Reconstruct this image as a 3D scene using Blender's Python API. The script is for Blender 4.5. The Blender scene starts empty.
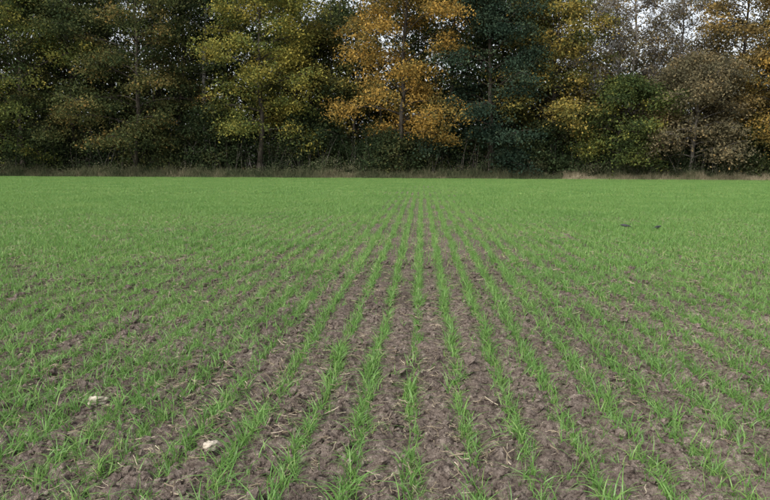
import bpy, math, random, bmesh
import numpy as np
from mathutils import Vector, Matrix, noise as mnoise
scene=bpy.context.scene
CAMH=1.5
EDGE=80.0
def PX(px,Y): return (px-422.0)/700.0*Y

# ------------------------------------------------------------------ noise
_tab=np.random.default_rng(3).random((256,256))
def vnoise(x,y):
    xi=np.floor(x).astype(int); yi=np.floor(y).astype(int)
    fx=x-xi; fy=y-yi
    fx=fx*fx*(3-2*fx); fy=fy*fy*(3-2*fy)
    a=_tab[xi%256,yi%256]; b=_tab[(xi+1)%256,yi%256]
    c=_tab[xi%256,(yi+1)%256]; d=_tab[(xi+1)%256,(yi+1)%256]
    return (a*(1-fx)+b*fx)*(1-fy)+(c*(1-fx)+d*fx)*fy
def fnoise(x,y,o=3):
    s=0;a=1;t=0
    for i in range(o):
        s=s+a*vnoise(x*2**i+17*i,y*2**i+31*i); t+=a; a*=0.5
    return s/t

# ------------------------------------------------------------------ mesh helpers
def build_mesh(name,verts,faces,mats,face_mat=None,tint=None,smooth=False,link=True):
    verts=np.asarray(verts,dtype=np.float32); faces=np.asarray(faces,dtype=np.int32)
    k=faces.shape[1]
    me=bpy.data.meshes.new(name)
    me.vertices.add(len(verts)); me.vertices.foreach_set('co',verts.ravel())
    me.loops.add(faces.size); me.loops.foreach_set('vertex_index',faces.ravel())
    me.polygons.add(len(faces))
    me.polygons.foreach_set('loop_start',np.arange(0,faces.size,k,dtype=np.int32))
    me.polygons.foreach_set('loop_total',np.full(len(faces),k,dtype=np.int32))
    for m in mats: me.materials.append(m)
    if face_mat is not None: me.polygons.foreach_set('material_index',np.asarray(face_mat,dtype=np.int32))
    me.update(calc_edges=True)
    me.polygons.foreach_set('use_smooth',np.full(len(faces),smooth,dtype=bool))
    if tint is not None:
        a=me.attributes.new('tint','FLOAT','FACE'); a.data.foreach_set('value',np.asarray(tint,dtype=np.float32))
    ob=bpy.data.objects.new(name,me)
    if link: scene.collection.objects.link(ob)
    return ob

class Acc:
    def __init__(s): s.v=[];s.f=[];s.m=[];s.t=[];s.n=0
    def add(s,v,f,m,t):
        s.v.append(v); s.f.append(f+s.n); s.n+=len(v)
        s.m.append(np.full(len(f),m)); s.t.append(np.broadcast_to(t,(len(f),)).astype(float))
    def make(s,name,mats,**k):
        return build_mesh(name,np.concatenate(s.v),np.concatenate(s.f),mats,np.concatenate(s.m),np.concatenate(s.t),**k)

def tube(acc,pts,rad,sides,mat,t=0.5):
    pts=np.asarray(pts,float); rad=np.asarray(rad,float); n=len(pts)
    d=np.gradient(pts,axis=0); d/=np.linalg.norm(d,axis=1)[:,None]+1e-9
    ref=np.array([1,0,0]) if abs(d[0][2])>0.7 else np.array([0,0,1])
    u=np.cross(d,ref); u/=np.linalg.norm(u,axis=1)[:,None]+1e-9
    w=np.cross(d,u)
    an=np.arange(sides)*2*math.pi/sides
    v=pts[:,None,:]+rad[:,None,None]*(np.cos(an)[None,:,None]*u[:,None,:]+np.sin(an)[None,:,None]*w[:,None,:])
    v=v.reshape(-1,3)
    i=np.arange(n-1)[:,None]*sides; j=np.arange(sides)[None,:]; j2=(j+1)%sides
    f=np.stack([i+j,i+j2,i+sides+j2,i+sides+j],-1).reshape(-1,4)
    acc.add(v,f,mat,t)

def leaves(acc,centers,n_per,sx,sz,size,R,mat,ctint=None,jit=0.12,up=0.9,droop=0.0):
    centers=np.asarray(centers,float)
    m=len(centers)
    if ctint is None: ctint=R.random(m)
    c=np.repeat(centers,n_per,axis=0); t=np.repeat(ctint,n_per)
    N=len(c)
    off=R.normal(0,1,(N,3))*np.array([sx,sx,sz])
    off[:,2]-=droop*(off[:,0]**2+off[:,1]**2)
    p=c+off
    nrm=R.normal(0,1,(N,3)); nrm[:,2]+=up
    nrm/=np.linalg.norm(nrm,axis=1)[:,None]
    r=R.normal(0,1,(N,3)); u=np.cross(nrm,r); u/=np.linalg.norm(u,axis=1)[:,None]+1e-9
    w=np.cross(nrm,u)
    s=size*R.uniform(0.5,1.35,(N,1))
    v=np.stack([p-u*s,p+w*s*0.6-u*s*0.1,p+u*s,p-w*s*0.6-u*s*0.1],1).reshape(-1,3)
    f=np.arange(N*4).reshape(N,4)
    acc.add(v,f,mat,np.clip(t+R.normal(0,jit,N),0,1))

# ------------------------------------------------------------------ materials
def newmat(name):
    m=bpy.data.materials.new(name); m.use_nodes=True
    nt=m.node_tree; nt.nodes.clear()
    return m,nt,nt.nodes,nt.links
def ramp(nodes,stops):
    r=nodes.new('ShaderNodeValToRGB'); cr=r.color_ramp
    while len(cr.elements)>1: cr.elements.remove(cr.elements[-1])
    cr.elements[0].position=stops[0][0]; cr.elements[0].color=(*stops[0][1],1)
    for p,c in stops[1:]:
        e=cr.elements.new(p); e.color=(*c,1)
    return r
def foliage_mat(name,stops,trans=0.3,nscale=0.25,namt=0.3,gloss=False):
    m,nt,N,L=newmat(name)
    at=N.new('ShaderNodeAttribute'); at.attribute_name='tint'
    geo=N.new('ShaderNodeNewGeometry')
    no=N.new('ShaderNodeTexNoise'); no.inputs['Scale'].default_value=nscale; no.inputs['Detail'].default_value=1 if nscale<1 else 0
    L.new(geo.outputs['Position'],no.inputs['Vector'])
    s=N.new('ShaderNodeMath'); s.operation='SUBTRACT'; s.inputs[1].default_value=0.5; L.new(no.outputs['Fac'],s.inputs[0])
    mu=N.new('ShaderNodeMath'); mu.operation='MULTIPLY_ADD'; mu.inputs[1].default_value=namt*3; L.new(s.outputs[0],mu.inputs[0]); L.new(at.outputs['Fac'],mu.inputs[2])
    r=ramp(N,stops); L.new(mu.outputs[0],r.inputs['Fac'])
    b=N.new('ShaderNodeBsdfDiffuse'); L.new(r.outputs['Color'],b.inputs['Color'])
    tr=N.new('ShaderNodeBsdfTranslucent'); L.new(r.outputs['Color'],tr.inputs['Color'])
    mx=N.new('ShaderNodeMixShader'); mx.inputs[0].default_value=trans
    L.new(b.outputs[0],mx.inputs[1]); L.new(tr.outputs[0],mx.inputs[2])
    out=mx
    if gloss:
        g=N.new('ShaderNodeBsdfGlossy'); g.inputs['Roughness'].default_value=0.45; g.inputs['Color'].default_value=(1,1,1,1)
        m2=N.new('ShaderNodeMixShader'); m2.inputs[0].default_value=0.025
        L.new(mx.outputs[0],m2.inputs[1]); L.new(g.outputs[0],m2.inputs[2]); out=m2
    o=N.new('ShaderNodeOutputMaterial'); L.new(out.outputs[0],o.inputs['Surface'])
    return m
def bark_mat(name,c1,c2,scale=3,bands=False):
    m,nt,N,L=newmat(name)
    geo=N.new('ShaderNodeNewGeometry')
    mp=N.new('ShaderNodeMapping'); mp.inputs['Scale'].default_value=(1,1,4 if bands else 0.25)
    L.new(geo.outputs['Position'],mp.inputs['Vector'])
    no=N.new('ShaderNodeTexNoise'); no.inputs['Scale'].default_value=scale; no.inputs['Detail'].default_value=3
    L.new(mp.outputs[0],no.inputs['Vector'])
    r=ramp(N,[(0.38,c1),(0.6,c2)]); L.new(no.outputs['Fac'],r.inputs['Fac'])
    b=N.new('ShaderNodeBsdfDiffuse')
    L.new(r.outputs['Color'],b.inputs['Color'])
    o=N.new('ShaderNodeOutputMaterial'); L.new(b.outputs[0],o.inputs['Surface'])
    return m

BARK=bark_mat('bark_dark',(0.03,0.026,0.021),(0.07,0.062,0.05))
BARKG=bark_mat('bark_grey',(0.09,0.082,0.07),(0.21,0.19,0.165))
BIRCH=bark_mat('bark_birch',(0.09,0.085,0.078),(0.36,0.35,0.325),2,True)
M_YG=foliage_mat('leaves_yellow_green',[(0,(0.045,0.068,0.026)),(0.4,(0.115,0.14,0.040)),(0.75,(0.28,0.255,0.06)),(1,(0.44,0.36,0.08))])
M_OL=foliage_mat('leaves_olive',[(0,(0.034,0.052,0.024)),(0.45,(0.078,0.096,0.037)),(0.8,(0.155,0.14,0.05)),(1,(0.26,0.175,0.058))])
M_OR=foliage_mat('leaves_orange',[(0,(0.10,0.095,0.035)),(0.3,(0.25,0.18,0.05)),(0.65,(0.44,0.27,0.065)),(1,(0.56,0.37,0.10))])
M_YE=foliage_mat('leaves_yellow',[(0,(0.055,0.072,0.028)),(0.4,(0.155,0.15,0.046)),(0.7,(0.35,0.27,0.068)),(1,(0.49,0.36,0.10))])
M_EV=foliage_mat('leaves_evergreen',[(0,(0.016,0.030,0.021)),(0.6,(0.035,0.058,0.037)),(1,(0.068,0.092,0.05))],0.12)
M_DG=foliage_mat('leaves_dark_green',[(0,(0.021,0.034,0.017)),(0.6,(0.046,0.066,0.029)),(1,(0.10,0.10,0.04))],0.2)
M_BR=foliage_mat('leaves_brown',[(0,(0.085,0.082,0.05)),(0.4,(0.155,0.135,0.075)),(0.75,(0.24,0.185,0.095)),(1,(0.33,0.23,0.10))])
M_OB=foliage_mat('leaves_russet',[(0,(0.08,0.078,0.04)),(0.5,(0.21,0.155,0.06)),(1,(0.38,0.25,0.075))])
M_VERGE=foliage_mat('rough_grass',[(0,(0.06,0.08,0.04)),(0.4,(0.13,0.135,0.075)),(0.75,(0.26,0.225,0.145)),(1,(0.46,0.40,0.28))],0.2,0.15)

# ------------------------------------------------------------------ trees
def make_tree(name,px,Y,H,CR,base,leafm,barkm=BARK,seed=1,ncl=230,nl=95,size=0.145,tr=0.28,tintlo=0.0,tinthi=1.0,
              limbs=34,twigs=0,sx=0.72,sz=0.36,lean=0.0):
    R=np.random.default_rng(seed); acc=Acc()
    X=PX(px,Y)
    nt=12; tz=np.linspace(-0.3,H*0.93,nt)
    wob=np.cumsum(R.normal(0,0.17,(nt,2)),axis=0); wob[0]=0
    tp=np.column_stack([wob[:,0]+lean*tz,wob[:,1],tz])
    trad=tr*(1-np.linspace(0,1,nt))**0.8+0.035; trad[0]*=1.5
    tube(acc,tp,trad,9,0)
    cents=[]
    for i in range(limbs):
        t=(i+R.random())/limbs
        z0=base*0.75+(H*0.9-base*0.75)*t*0.97
        k=np.interp(z0,tz,np.arange(nt)); p0=np.array([np.interp(k,np.arange(nt),tp[:,a]) for a in range(3)])
        az=i*2.39996+R.normal(0,0.35)
        env=math.sin(math.pi*min(1,max(0.0,(t*0.80+0.22))))**0.6
        Ln=CR*env*R.uniform(0.62,1.25)
        rise=(0.25+0.6*t); sag=R.uniform(0.25,0.6)
        s=np.linspace(0,1,6)
        ang=az+R.normal(0,0.25)*s
        pts=np.column_stack([p0[0]+np.cos(ang)*Ln*s,p0[1]+np.sin(ang)*Ln*s,p0[2]+Ln*(rise*s*1.3-sag*s*s)+R.normal(0,0.06,6)*s])
        rr=max(0.03,tr*0.36*(1-t*0.6)); tube(acc,pts,rr*(1-s)**0.9+0.014,5,0)
        nsub=6 if twigs==0 else 8
        for j in range(nsub):
            q=R.uniform(0.25,0.98); b0=np.array([np.interp(q,s,pts[:,a]) for a in range(3)])
            a2=az+R.choice([-1,1])*R.uniform(0.5,1.3); l2=Ln*R.uniform(0.22,0.45)*(1.15-q*0.5)+0.4
            s2=np.linspace(0,1,4)
            up2=R.uniform(-0.25,0.6)+ (0.35 if twigs else 0)
            p2=np.column_stack([b0[0]+np.cos(a2)*l2*s2,b0[1]+np.sin(a2)*l2*s2,b0[2]+l2*(up2*s2-0.3*s2*s2*(0 if twigs else 1))])
            tube(acc,p2,0.028*(1-s2)+0.008,4,0)
            cents.append(p2[-1]); cents.append(p2[2])
            for _ in range(twigs):
                b3=p2[R.integers(1,4)]; d3=R.normal(0,1,3)+np.array([np.cos(a2),np.sin(a2),0.9]); d3/=np.linalg.norm(d3)
                l3=R.uniform(0.5,1.4); p3=np.array([b3,b3+d3*l3*0.5+R.normal(0,.05,3),b3+d3*l3+R.normal(0,.1,3)])
                tube(acc,p3,[0.02,0.015,0.009],3,0)
        cents.append(pts[-1]); cents.append(pts[4])
    cents=np.array(cents)
    sel=R.choice(len(cents),min(ncl,len(cents)),replace=False) if ncl<len(cents) else np.concatenate([np.arange(len(cents)),R.integers(0,len(cents),ncl-len(cents))])
    R.shuffle(sel)
    c=cents[sel]+R.normal(0,0.3,(len(sel),3))
    ct=tintlo+(tinthi-tintlo)*np.clip(R.normal(0.5,0.24,len(sel)),0,1)
    for lo,hi,mul in ((0,0.45,1.0),(0.45,0.75,0.6),(0.75,1.0,1.6)):
        a,b=int(lo*len(sel)),int(hi*len(sel))
        if b>a: leaves(acc,c[a:b],int(nl*mul),sx*(0.75+0.3*mul),sz,size,R,1,ct[a:b],droop=0.18)
    ob=acc.make(name,[barkm,leafm])
    ob.location=(X,Y,0)
    return ob

T=make_tree
T('maple_tree',12,83.5,27,7.6,4.2,M_YG,seed=11,tintlo=-0.1,tinthi=0.75,ncl=430)
T('oak_tree',66,86,29,7.4,4.0,M_OL,seed=12,tintlo=-0.1,tinthi=0.65,ncl=420)
T('oak_tree',130,83.5,28,8.2,4.3,M_OL,seed=13,tintlo=0.1,tinthi=0.95,ncl=460)
T('ash_tree',182,90,29,6,4,M_DG,seed=14,ncl=300)
T('birch_tree',206,86.5,27,2.8,15.5,M_DG,BIRCH,seed=15,ncl=70,limbs=16,tr=0.34)
T('maple_tree',258,83,29,6.8,6.6,M_YG,seed=16,tintlo=0.2,tinthi=0.95,ncl=460)
T('sycamore_tree',318,91,21.5,6.6,4.5,M_YE,seed=17,tintlo=-0.15,tinthi=0.65,ncl=400)
T('oak_tree',345,94,25,6,4,M_OL,seed=41,tintlo=-0.1,tinthi=0.6,ncl=260)
T('beech_tree',398,83,30,7.4,6.0,M_OR,seed=18,tintlo=-0.1,tinthi=0.85,ncl=480)
T('oak_tree',448,89,29,6.5,4,M_OL,seed=19,tintlo=-0.1,tinthi=0.7,ncl=330)
T('evergreen_tree',488,83.5,29,6.6,1.8,M_EV,seed=20,ncl=540,nl=95,limbs=46)
T('maple_tree',553,83.6,26,6.0,7.0,M_YE,seed=21,tintlo=0.0,tinthi=0.9,ncl=380)
T('hazel_tree',612,83.5,12.5,5.0,2.5,M_YG,seed=22,tintlo=-0.15,tinthi=0.6,ncl=280,tr=0.16)
T('birch_tree',578,88,27,4.8,6,M_BR,BIRCH,seed=23,ncl=150,nl=45,twigs=10,tr=0.15)
T('ash_tree',620,90,28,6,6,M_BR,BARKG,seed=24,ncl=220,nl=48,twigs=12,tr=0.22,tinthi=.9)
T('ash_tree',662,92,27,5.8,6,M_BR,BARKG,seed=25,ncl=220,nl=48,twigs=12,tr=0.2,tinthi=.9)
T('hawthorn_tree',682,83.5,15.2,6.0,3.0,M_BR,BARKG,seed=26,ncl=420,tr=0.2,tintlo=-0.1,tinthi=0.65,nl=85)
T('beech_tree',724,88,27,6.0,5,M_OB,seed=27,ncl=360,tintlo=0,tinthi=0.75)
T('beech_tree',765,84.0,21,5.4,3.5,M_OR,seed=28,ncl=350,tintlo=-0.25,tinthi=0.7)
T('oak_tree',30,94,30,7,4,M_DG,seed=51,ncl=260)
T('oak_tree',100,95,30,7,4,M_OL,seed=52,ncl=260,tinthi=.5)
T('oak_tree',222,96,30,7,4,M_OL,seed=53,ncl=260,tinthi=.6)
T('oak_tree',520,94,28,6,4,M_DG,seed=54,ncl=260)
T('oak_tree',-55,85,26,7.5,4.0,M_OL,seed=29,ncl=260)
T('maple_tree',-120,84,26,7.5,4.0,M_YG,seed=30,ncl=240,tinthi=0.7)
T('oak_tree',832,85,24,7.5,4.0,M_OL,seed=31,ncl=260)
T('beech_tree',898,84,25,7.5,4.0,M_OB,seed=32,ncl=240)
# understorey small trees
T('holly_tree',45,85.8,7.5,3.4,1.0,M_DG,seed=61,ncl=150,limbs=22,tr=0.12)
T('hazel_tree',160,85.2,7.0,3.4,1.0,M_OL,seed=62,ncl=150,limbs=22,tr=0.10,tinthi=.6)
T('holly_tree',206,84.3,9.6,3.0,0.8,M_DG,seed=63,ncl=200,limbs=24,tr=0.12)
T('hazel_tree',318,86,8.5,3.8,1.0,M_DG,seed=64,ncl=180,limbs=22,tr=0.12)
T('holly_tree',392,83.6,5.6,3.0,0.6,M_DG,seed=65,ncl=150,limbs=22,tr=0.10)
T('hazel_tree',540,85.6,7.0,3.4,1.0,M_DG,seed=66,ncl=150,limbs=22,tr=0.10)
T('hazel_tree',735,85.4,6.5,3.4,1.0,M_OL,seed=67,ncl=150,limbs=22,tr=0.10,tinthi=.6)

# ---------------- distant woodland
acc=Acc(); R=np.random.default_rng(99)
def woodtop(px):
    xs=[-300,0,300,322,342,430,540,575,700,735,1100]
    hs=[31,31,29,22,29,31,28,20.0,19.5,25,27]
    return np.interp(px,xs,hs)
n=3900
pxs=R.uniform(-220,990,n); Ys=R.uniform(93,114,n)
tops=woodtop(pxs)*(0.88+0.26*vnoise(pxs/35.0,Ys*0+4.2))*(Ys/94.0)**0.3
zz=tops*R.random(n)**0.85
P3=np.column_stack([PX(pxs,Ys),Ys,zz]); tt=np.clip(0.15+0.6*vnoise(pxs/22.0,zz/5)+R.normal(0,.12,n)-0.1,0,1)
br=(pxs>545)&(zz>7)
leaves(acc,P3[~br],60,1.25,0.75,0.28,R,1,tt[~br],droop=0.08)
leaves(acc,P3[br],55,1.1,0.75,0.2,R,2,tt[br]*0.9,droop=0.08)
n=1500; p=R.uniform(-220,990,n); Y=R.uniform(98,118,n); z=R.uniform(0,15,n)
leaves(acc,np.column_stack([PX(p,Y),Y,z]),28,1.5,1.0,0.45,R,3,R.random(n)*0.6)
for i in range(230):
    p=R.uniform(-220,990); Y=R.uniform(86,106); X=PX(p,Y); h=woodtop(p)*R.uniform(0.75,1.0)
    l=R.normal(0,0.03)
    zs=np.linspace(0,h,7)
    tube(acc,np.column_stack([X+l*zs+np.cumsum(R.normal(0,.1,7)),np.full(7,Y),zs]),R.uniform(0.07,0.2)*(1-zs/h*0.85),6,0)
acc.make('distant_woodland',[BARK,M_OL,M_BR,M_DG])

# ---------------- undergrowth
acc=Acc(); R=np.random.default_rng(5)
n=3000
pxs=R.uniform(-200,960,n); Ys=R.uniform(82.7,89.5,n)
ht=(3.0+5.4*fnoise(pxs/22.0,Ys*0+9.7,2))*np.where(pxs>560,0.9,1.0)*(0.74+0.06*(Ys-82.7))
zz=ht*R.random(n)**0.8
leaves(acc,np.column_stack([PX(pxs,Ys),Ys,zz]),62,0.62,0.36,0.12,R,1,np.clip(0.2+0.75*vnoise(pxs/12.0,zz)+R.normal(0,.1,n)-0.15,0,1))
for i in range(1300):
    p=R.uniform(-200,960); Y=R.uniform(82.3,88); X=PX(p,Y); h=R.uniform(1.5,6.5)
    zs=np.linspace(0,h,5); a=R.normal(0,.2); b=R.normal(0,.1)
    tube(acc,np.column_stack([X+a*zs+b*zs**2*0.3+R.normal(0,.04,5),Y+R.normal(0,.1)*zs,zs]),R.uniform(0.012,0.04)*(1-zs/h*0.8),4,0)
acc.make('woodland_undergrowth',[BARKG,M_DG])

# ---------------- rough grass verge
def blades(acc,X,Y,Z,h,wd,lean,R,mat,tint,segs=3):
    n=len(X); az=R.uniform(0,2*math.pi,n); dirx=np.cos(az); diry=np.sin(az)
    fa=R.uniform(0,2*math.pi,n); sxx=np.cos(fa); sy=np.sin(fa)
    vs=[]
    for k in range(segs+1):
        s=k/segs; w=wd*(1-s**1.5)*0.5+0.0004
        cx=X+dirx*lean*h*s*s; cy=Y+diry*lean*h*s*s; cz=Z+h*(s-0.42*lean*s*s*s)
        vs.append(np.stack([cx-sxx*w,cy-sy*w,cz],-1)); vs.append(np.stack([cx+sxx*w,cy+sy*w,cz],-1))
    v=np.stack(vs,1)
    b=(np.arange(n)*2*(segs+1))[:,None]
    k=np.arange(segs)[None,:]*2
    f=np.stack([b+k,b+k+1,b+k+3,b+k+2],-1).reshape(-1,4)
    acc.add(v.reshape(-1,3),f,mat,np.repeat(tint,segs))
acc=Acc(); R=np.random.default_rng(8); n=85000
px=R.uniform(-190,950,n); Y=79.5+3.3*R.random(n)**1.3
pat=fnoise(px/7.0,Y*0.7,2)
h=(0.35+1.9*pat**1.3)*R.uniform(0.45,1.2,n)*np.where(px>540,0.8,1)*np.clip((Y-79.1)/1.6,0.25,1)
t=np.clip(0.02+0.6*fnoise(px/12.0+50,Y*.6,2)+np.where(px>560,0.36,0)*(Y<81.5)+R.normal(0,.15,n),0,1)
blades(acc,PX(px,Y),Y,0*Y,h,0.045,R.uniform(0.1,0.9,n),R,0,t)
m=900; px=R.uniform(-190,950,m); Y=R.uniform(80.9,83,m); z=R.uniform(0.1,2.2,m)*vnoise(px/10.0,Y*0+2)*1.3
leaves(acc,np.column_stack([PX(px,Y),Y,z]),50,0.45,0.25,0.075,R,0,np.clip(R.normal(0.18,.17,m),0,1))
acc.make('rough_grass_verge',[M_VERGE])

# ------------------------------------------------------------------ ground
def axis(lo_dense,hi_dense,step,lo,hi,g):
    a=list(np.arange(lo_dense,hi_dense,step)); s=step; x=a[-1]
    while x<hi: s*=g; x+=s; a.append(x)
    s=step; x=a[0]; b=[]
    while x>lo: s*=g; x-=s; b.append(x)
    return np.array(b[::-1]+a)
gx=axis(-3.0,3.0,0.012,-700,700,1.05); gy=axis(2.5,7.0,0.014,-60,900,1.04)
dx=np.gradient(gx); dy=np.gradient(gy)
GX,GY=np.meshgrid(gx,gy); SP=np.maximum(*np.meshgrid(dx,dy))
ROWS=0.30; ROFF=-0.035
def soil_h(x,y,sp=None):
    a=(fnoise(x*9,y*9,2)-0.5)*0.055
    b=(fnoise(x*24+9,y*24+5,3)-0.5); b=np.sign(b)*np.abs(b)**0.8*0.055
    furrow=-0.010*np.cos((x-ROFF)/ROWS*2*math.pi)
    big=(fnoise(x*0.7+40,y*0.7,2)-0.5)*0.04
    if sp is None: return a+b+furrow+big
    return a*np.clip(1.6-sp*20,0,1)+b*np.clip(1.5-sp*22,0,1)+furrow*np.clip(1.5-sp*10,0,1)+big*np.clip(1.3-sp,0,1)
GZ=soil_h(GX,GY,SP)
ny,nx=GX.shape
idx=np.arange(nx*ny).reshape(ny,nx)
F=np.stack([idx[:-1,:-1],idx[:-1,1:],idx[1:,1:],idx[1:,:-1]],-1).reshape(-1,4)
def soil_mat(name,ground):
    m,nt,N,L=newmat(name)
    geo=N.new('ShaderNodeNewGeometry')
    n1=N.new('ShaderNodeTexNoise'); n1.inputs['Scale'].default_value=24; n1.inputs['Detail'].default_value=5; n1.inputs['Roughness'].default_value=0.78
    L.new(geo.outputs['Position'],n1.inputs['Vector'])
    r=ramp(N,[(0.34,(0.066,0.050,0.042)),(0.5,(0.155,0.124,0.104)),(0.6,(0.225,0.185,0.155)),(0.70,(0.40,0.345,0.285))]); L.new(n1.outputs['Fac'],r.inputs['Fac'])
    n2=N.new('ShaderNodeTexNoise'); n2.inputs['Scale'].default_value=1.1; n2.inputs['Detail'].default_value=2
    L.new(geo.outputs['Position'],n2.inputs['Vector'])
    hs=N.new('ShaderNodeMapRange'); hs.inputs[1].default_value=0.3; hs.inputs[2].default_value=0.7; hs.inputs[3].default_value=0.75; hs.inputs[4].default_value=1.2
    L.new(n2.outputs['Fac'],hs.inputs[0])
    mm=N.new('ShaderNodeVectorMath'); mm.operation='SCALE'; L.new(r.outputs['Color'],mm.inputs[0]); L.new(hs.outputs[0],mm.inputs['Scale'])
    col=mm.outputs[0]
    if ground:
        sp=N.new('ShaderNodeSeparateXYZ'); L.new(geo.outputs['Position'],sp.inputs[0])
        mr=N.new('ShaderNodeMapRange'); mr.inputs[1].default_value=79.3; mr.inputs[2].default_value=80.2; L.new(sp.outputs['Y'],mr.inputs[0])
        r2=ramp(N,[(0.35,(0.03,0.035,0.015)),(0.65,(0.09,0.07,0.035))]); L.new(n2.outputs['Fac'],r2.inputs['Fac'])
        mx=N.new('ShaderNodeMix'); mx.data_type='RGBA'; L.new(mr.outputs[0],mx.inputs[0]); L.new(col,mx.inputs[6]); L.new(r2.outputs['Color'],mx.inputs[7]); col=mx.outputs[2]
    b=N.new('ShaderNodeBsdfDiffuse'); b.inputs['Roughness'].default_value=0.6
    L.new(col,b.inputs['Color'])
    n4=N.new('ShaderNodeTexNoise'); n4.inputs['Scale'].default_value=65; n4.inputs['Detail'].default_value=3; n4.inputs['Roughness'].default_value=0.7; L.new(geo.outputs['Position'],n4.inputs['Vector'])
    bu=N.new('ShaderNodeBump'); bu.inputs['Distance'].default_value=0.03; bu.inputs['Strength'].default_value=1.0
    L.new(n4.outputs['Fac'],bu.inputs['Height']); L.new(bu.outputs[0],b.inputs['Normal'])
    o=N.new('ShaderNodeOutputMaterial'); L.new(b.outputs[0],o.inputs['Surface'])
    return m
M_SOIL=soil_mat('ploughed_soil',True); M_CLOD=soil_mat('soil_clod',False)
build_mesh('ground',np.column_stack([GX.ravel(),GY.ravel(),GZ.ravel()]),F,[M_SOIL],smooth=True)

# ------------------------------------------------------------------ instancing
def scatter(name,pts,rot,scl,idx,objs):
    col=bpy.data.collections.new(name+'_parts')
    for o in objs: col.objects.link(o)
    me=bpy.data.meshes.new(name); me.vertices.add(len(pts)); me.vertices.foreach_set('co',np.asarray(pts,dtype=np.float32).ravel())
    for nm,ty,d,key in (('rot','FLOAT_VECTOR',rot,'vector'),('scl','FLOAT_VECTOR',scl,'vector'),('idx','INT',idx,'value')):
        a=me.attributes.new(nm,ty,'POINT'); a.data.foreach_set(key,np.asarray(d,dtype=np.int32 if ty=='INT' else np.float32).ravel())
    ob=bpy.data.objects.new(name,me); scene.collection.objects.link(ob)
    ng=bpy.data.node_groups.new(name+'_scatter','GeometryNodeTree')
    ng.interface.new_socket('Geometry',in_out='INPUT',socket_type='NodeSocketGeometry')
    ng.interface.new_socket('Geometry',in_out='OUTPUT',socket_type='NodeSocketGeometry')
    N=ng.nodes; L=ng.links
    gi=N.new('NodeGroupInput'); go=N.new('NodeGroupOutput'); iop=N.new('GeometryNodeInstanceOnPoints')
    ci=N.new('GeometryNodeCollectionInfo'); ci.inputs['Collection'].default_value=col
    ci.inputs['Separate Children'].default_value=True; ci.inputs['Reset Children'].default_value=True
    def na(nm,ty):
        x=N.new('GeometryNodeInputNamedAttribute'); x.data_type=ty; x.inputs['Name'].default_value=nm; return x.outputs[0]
    L.new(gi.outputs[0],iop.inputs['Points']); L.new(ci.outputs[0],iop.inputs['Instance'])
    iop.inputs['Pick Instance'].default_value=True
    L.new(na('idx','INT'),iop.inputs['Instance Index'])
    er=N.new('FunctionNodeEulerToRotation'); L.new(na('rot','FLOAT_VECTOR'),er.inputs[0]); L.new(er.outputs[0],iop.inputs['Rotation'])
    L.new(na('scl','FLOAT_VECTOR'),iop.inputs['Scale'])
    L.new(iop.outputs[0],go.inputs[0])
    md=ob.modifiers.new('scatter','NODES'); md.node_group=ng
    return ob

M_WHEAT=foliage_mat('wheat_leaf',[(0,(0.080,0.18,0.040)),(0.5,(0.15,0.30,0.070)),(0.85,(0.23,0.375,0.095)),(1,(0.38,0.41,0.17))],0.35,0.35,0.15,gloss=True)
R=np.random.default_rng(21)
wobjs=[]
NT=16
for i in range(NT):
    acc=Acc(); n=int(R.integers(3,7))
    blades(acc,R.normal(0,.013,n),R.normal(0,.011,n),np.full(n,-0.012),R.uniform(0.06,0.16,n),0.0060,R.uniform(0.2,1.5,n),R,0,np.clip(R.normal(0.5,.24,n),0,1),segs=4)
    wobjs.append(acc.make('wheat_a%02d'%i,[M_WHEAT],link=False))
def tile(name,nrow,length,perm,wd,sg,stray,seg,hs=1.0):
    acc=Acc()
    for r in range(nrow):
        n=int(perm*length); y=R.uniform(-length/2,length/2,n)
        g=fnoise(y*2.2+R.random()*50,y*0+R.random()*50,2); k=R.random(n)<np.clip((g-.2)*3.5,.25,1); y=y[k]; n=len(y)
        x=(r-(nrow-1)/2)*ROWS+R.normal(0,sg,n)+0.012*np.sin(y*3+R.random()*6); st=R.random(n)<stray; x[st]+=R.uniform(-.16,.16,st.sum())
        blades(acc,x,y,np.full(n,-0.01),R.uniform(0.07,0.155,n)*hs,wd,R.uniform(0.2,1.25,n),R,0,np.clip(R.normal(0.52,.22,n),0,1),segs=seg)
    wobjs.append(acc.make(name,[M_WHEAT],link=False))
NB=4
for i in range(NB): tile('wheat_b%02d'%i,2,1.0,270,0.0088,0.028,0.12,3)
for i in range(NB,2*NB): tile('wheat_b%02d'%i,2,1.0,350,0.0092,0.038,0.40,3)
for i in range(4): tile('wheat_c%02d'%i,5,2.0,135,0.020,0.032,0.14,2)
for i in range(4,8): tile('wheat_c%02d'%i,5,2.0,155,0.021,0.045,0.5,2)
NEAR=10.0
P=[];RO=[];SC=[];ID=[]
def put(x,y,z,rot,s,i): P.append(np.column_stack([x,y,z])); RO.append(rot); SC.append(s); ID.append(i)
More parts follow.
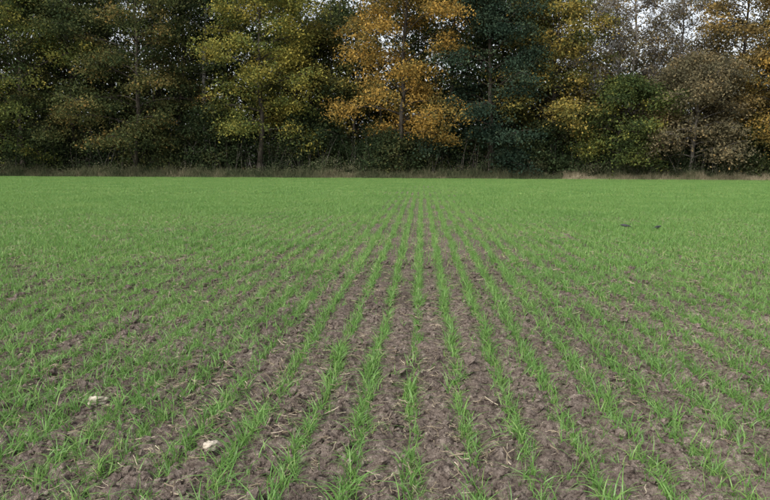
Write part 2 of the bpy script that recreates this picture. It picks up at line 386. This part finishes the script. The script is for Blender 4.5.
for k in np.arange(-44,44):
    x0=float(ROFF+k*ROWS)
    y=np.arange(1.6,NEAR,0.0118); y=y+R.normal(0,.007,len(y))
    wand=0.026*(fnoise(y*1.1,y*0+k*3.1,2)-0.5)*2
    side=min(1.0,max(0.0,(abs(x0+0.05)-0.5)/1.2))
    x=x0+wand+R.normal(0,0.021+0.016*side,len(y))
    keep=(x>-(0.62*y)-1.2)&(x<(0.54*y)+1.2)
    den=fnoise(x*1.6+3,y*1.6+k*0.7,3)
    gap=fnoise(y*3.5+k*11.3,y*0+k*5.7,2)
    keep&=(R.random(len(y))<np.clip((den-0.14+0.06*side)*3.3,0.3,0.98)*np.clip((gap-0.10)*5,0.25,1))
    x,y,den=x[keep],y[keep],den[keep]
    farr=np.clip((y-4)/6,0,1)
    stray=R.random(len(x))<0.05+0.32*side*(0.55+0.45*farr)
    x=np.where(stray,x+R.uniform(-.15,.15,len(x)),x)
    s=R.uniform(0.55,1.2,len(x))*(0.78+0.5*den)*np.where(stray,.85,1)
    put(x,y,soil_h(x,y),np.column_stack([R.normal(0,.2,len(x)),R.normal(0,.2,len(x)),R.uniform(0,6.28,len(x))]),np.column_stack([s,s,s]),R.integers(0,NT,len(x)))
    ne=int(48*side*NEAR*0.3*3.3)
    if ne:
        y=R.uniform(2,NEAR,ne); x=x0+R.uniform(-.15,.15,ne); g=fnoise(x*1.1+9,y*1.1,2)
        kp=(x>-(0.62*y)-1.2)&(x<(0.54*y)+1.2)&(R.random(ne)<np.clip((g-.25)*2.5,0,1)*(0.5+0.5*np.clip((y-3)/5,0,1))); x,y=x[kp],y[kp]
        s=R.uniform(.45,.95,len(x)); put(x,y,soil_h(x,y),np.column_stack([R.normal(0,.2,len(x)),R.normal(0,.2,len(x)),R.uniform(0,6.28,len(x))]),np.column_stack([s,s,s]),R.integers(0,NT,len(x)))
def tiles(y0,y1,ln,nrow,base,nv,clean):
    w=nrow*ROWS
    for k in range(-int(60/w),int(60/w)):
        xc=ROFF+(k*nrow+(0.5 if nrow%2==0 else 0))*ROWS
        y=np.arange(y0+ln/2,y1,ln); y=y[(xc>-(0.62*y)-3)&(xc<(0.54*y)+3)]
        if len(y)==0: continue
        side=np.clip((abs(xc)-0.4)/1.2,0,1) if clean else np.clip((abs(xc)-0.6)/2.0,0,1)
        side=np.clip(side+(y-26)/60,0,1)
        v=np.where(R.random(len(y))<side,nv+R.integers(0,nv,len(y)),R.integers(0,nv,len(y)))
        z=R.uniform(0.85,1.1,len(y))*(0.75+0.5*fnoise(xc*.4+0*y,y*.4,2))
        put(xc+R.normal(0,.006,len(y)),y,0*y,np.column_stack([0*y,0*y,R.choice([0,math.pi],len(y))]),np.column_stack([R.choice([-1,1],len(y)),1+0*y,z]),base+v)
tiles(NEAR,34,1.0,2,NT,NB,True)
tiles(34,EDGE-0.6,2.0,5,NT+2*NB,4,False)
scatter('winter_wheat_rows',np.concatenate(P),np.concatenate(RO),np.concatenate(SC),np.concatenate(ID),wobjs)
print('wheat instances',sum(len(p) for p in P))

# straw residue
M_STRAW=foliage_mat('straw',[(0,(0.17,0.135,0.095)),(0.5,(0.30,0.25,0.175)),(1,(0.52,0.45,0.34))],0.1,1.5,0.1)
sobjs=[]
for i in range(10):
    acc=Acc(); Ln=R.uniform(0.02,0.10); s=np.linspace(-0.5,0.5,4)
    pts=np.column_stack([s*Ln,R.normal(0,.006,4),0.004+np.abs(R.normal(0,.006,4))])
    w=R.uniform(0.0014,0.0034)
    tube(acc,pts,np.full(4,w),4,0,R.random())
    if i%2==0:
        pts=np.column_stack([s*Ln*0.5+0.01,s*0.05+0.01,0.008+R.random(4)*0.01]); tube(acc,pts,np.full(4,w),4,0,R.random())
        pts=np.column_stack([s*0.02-0.03,s*0.03-0.01,0.004+R.random(4)*0.004]); tube(acc,pts,np.full(4,w),4,0,R.random())
    sobjs.append(acc.make('straw_%02d'%i,[M_STRAW],link=False))
def wedge(n,y0,y1,R,pw=1.0):
    y=y0+(y1-y0)*R.random(n)**pw; x=-(0.62*y)-1+(1.16*y+2)*R.random(n); return x,y
x,y=wedge(32000,1.8,20,R,1.15)
kp=R.random(len(x))<np.clip((fnoise(x*.9+7,y*.9,3)-0.3)*2.0+np.where(x<-1,0.25,0),0.15,1); x,y=x[kp],y[kp]
z=np.where(y<12,soil_h(x,y),0)+R.uniform(0,0.02,len(x))+np.where(y>8,R.uniform(0,0.06,len(x)),0)
scatter('straw_residue',np.column_stack([x,y,z+0.004]),np.column_stack([R.normal(0,.15,len(x)),R.normal(0,.3,len(x)),R.uniform(0,6.28,len(x))]),
        np.repeat(np.clip(R.lognormal(-0.55,0.45,(len(x),1)),0.2,1.3),3,1),R.integers(0,10,len(x)),sobjs)

# clods
def rock_mesh(name,mat,seed,amp=0.35,sub=2):
    bm=bmesh.new(); bmesh.ops.create_icosphere(bm,subdivisions=sub,radius=0.5)
    rr=random.Random(seed); o=Vector((rr.random()*50,rr.random()*50,rr.random()*50))
    for v in bm.verts:
        f=1+amp*mnoise.noise(v.co*2.2+o)*1.6+amp*0.6*mnoise.noise(v.co*6+o)
        v.co=v.co*f; v.co.z*=0.7
    me=bpy.data.meshes.new(name); bm.to_mesh(me); bm.free(); me.materials.append(mat)
    return bpy.data.objects.new(name,me)
cobjs=[rock_mesh('clod_%02d'%i,M_CLOD,i,0.6) for i in range(10)]
x,y=wedge(26000,1.8,11,R,1.0)
s=np.clip(R.lognormal(math.log(0.021),0.55,len(x)),0.008,0.085)
scatter('soil_clods',np.column_stack([x,y,soil_h(x,y)+s*0.12]),R.uniform(0,6.28,(len(x),3))*np.array([.1,.1,1]),np.column_stack([s,s*R.uniform(.6,1.2,len(s)),s]),R.integers(0,10,len(x)),cobjs)

# pale stones
m,nt,N,L=newmat('pale_stone')
geo=N.new('ShaderNodeNewGeometry'); no=N.new('ShaderNodeTexNoise'); no.inputs['Scale'].default_value=35; no.inputs['Detail'].default_value=5; L.new(geo.outputs['Position'],no.inputs['Vector'])
r=ramp(N,[(0.35,(0.27,0.22,0.165)),(0.6,(0.48,0.42,0.34))]); L.new(no.outputs['Fac'],r.inputs['Fac'])
b=N.new('ShaderNodeBsdfPrincipled'); b.inputs['Roughness'].default_value=0.85; L.new(r.outputs['Color'],b.inputs['Base Color'])
o=N.new('ShaderNodeOutputMaterial'); L.new(b.outputs[0],o.inputs['Surface'])
M_STONE=m
for i,(px,py,sc) in enumerate([(93,413,0.095),(210,467,0.07),(18,452,0.04)]):
    Y=CAMH*700/(py-165)*0.985; X=(px-422)/700*(Y*0.993+CAMH*0.12)
    s=rock_mesh('field_stone',M_STONE,40+i,0.45,3); scene.collection.objects.link(s)
    s.location=(X,Y,float(soil_h(np.array([X]),np.array([Y]))[0])+sc*0.3); s.scale=(sc*1.2,sc*0.8,sc*0.9); s.rotation_euler=(0,0,i)

# ------------------------------------------------------------------ birds
mB,nt,N,L=newmat('dark_feathers')
no=N.new('ShaderNodeTexNoise'); no.inputs['Scale'].default_value=40
r=ramp(N,[(0.3,(0.008,0.008,0.01)),(0.7,(0.03,0.03,0.034))]); L.new(no.outputs['Fac'],r.inputs['Fac'])
b=N.new('ShaderNodeBsdfPrincipled'); b.inputs['Roughness'].default_value=0.5; L.new(r.outputs['Color'],b.inputs['Base Color'])
o=N.new('ShaderNodeOutputMaterial'); L.new(b.outputs[0],o.inputs['Surface'])
def bird(X,Y,rz,dip,sc):
    vs=[(0,0,0.15),(0.07,0,0.165),(-0.08,0,0.145),(0.115,0,0.195-dip),(0.145,0,0.222-2*dip),(0.175,0,0.218-2*dip),(0.215,0,0.208-2*dip),(-0.15,0,0.13),(-0.23,0,0.115),
        (0.0,0.03,0.10),(0.01,0.03,0.055),(-0.01,0.03,0.0),(0.03,0.03,-0.002),(0.0,-0.03,0.10),(0.01,-0.03,0.055),(-0.01,-0.03,0.0),(0.03,-0.03,-0.002)]
    ra=[.062,.056,.05,.032,.032,.014,.004,.026,.014,.02,.007,.005,.004,.02,.007,.005,.004]
    ed=[(0,1),(0,2),(1,3),(3,4),(4,5),(5,6),(2,7),(7,8),(0,9),(9,10),(10,11),(11,12),(0,13),(13,14),(14,15),(15,16)]
    me=bpy.data.meshes.new('bird'); me.from_pydata(vs,ed,[]); me.materials.append(mB)
    ob=bpy.data.objects.new('bird',me); scene.collection.objects.link(ob)
    ob.modifiers.new('skin','SKIN')
    if len(me.skin_vertices)==0:
        bpy.context.view_layer.objects.active=ob
        bpy.ops.mesh.customdata_skin_add()
    for i,v in enumerate(me.skin_vertices[0].data): v.radius=(ra[i],ra[i]*.9); v.use_root=(i==0)
    ob.modifiers.new('sub','SUBSURF').levels=2; ob.modifiers['sub'].render_levels=2
    ob.location=(X,Y,0.0); ob.rotation_euler=(0,0,rz); ob.scale=(sc,)*3
for X,Y,rz,dip in ((4.87,17.0,2.8,0.03),(5.5,16.6,0.5,0.02)): bird(X,Y,rz,dip,0.64)

# ------------------------------------------------------------------ light, sky, camera
EL=math.radians(42); AZ=math.radians(215)
w=bpy.data.worlds.new('World'); scene.world=w; w.use_nodes=True
N=w.node_tree.nodes; L=w.node_tree.links; N.clear()
sk=N.new('ShaderNodeTexSky'); sk.sky_type='NISHITA'; sk.sun_disc=False; sk.sun_elevation=EL; sk.sun_rotation=AZ; sk.dust_density=4; sk.air_density=1.0; sk.ozone_density=1.0
hs=N.new('ShaderNodeHueSaturation'); hs.inputs['Saturation'].default_value=0.3; hs.inputs['Value'].default_value=1.8; L.new(sk.outputs[0],hs.inputs['Color'])
bg=N.new('ShaderNodeBackground'); bg.inputs['Strength'].default_value=0.15; L.new(hs.outputs[0],bg.inputs['Color'])
o=N.new('ShaderNodeOutputWorld'); L.new(bg.outputs[0],o.inputs['Surface'])
sl=bpy.data.lights.new('sun','SUN'); sl.energy=1.35; sl.angle=math.radians(22); sl.color=(1,0.97,0.93)
so=bpy.data.objects.new('sun',sl); scene.collection.objects.link(so)
d=Vector((math.sin(AZ)*math.cos(EL),math.cos(AZ)*math.cos(EL),math.sin(EL)))
so.rotation_euler=d.to_track_quat('Z','Y').to_euler()
cam=bpy.data.cameras.new('camera'); cam.lens=32.7; cam.sensor_width=36; cam.clip_end=3000; cam.clip_start=0.05
co=bpy.data.objects.new('camera',cam); scene.collection.objects.link(co)
co.matrix_world=Matrix.Translation((0,0,CAMH))@Matrix.Rotation(math.radians(3.0),4,'Z')@Matrix.Rotation(math.radians(90-6.9),4,'X')@Matrix.Rotation(math.radians(0.25),4,'Z')
scene.camera=co
scene.view_settings.view_transform='Standard'; scene.view_settings.look='None'; scene.view_settings.exposure=0
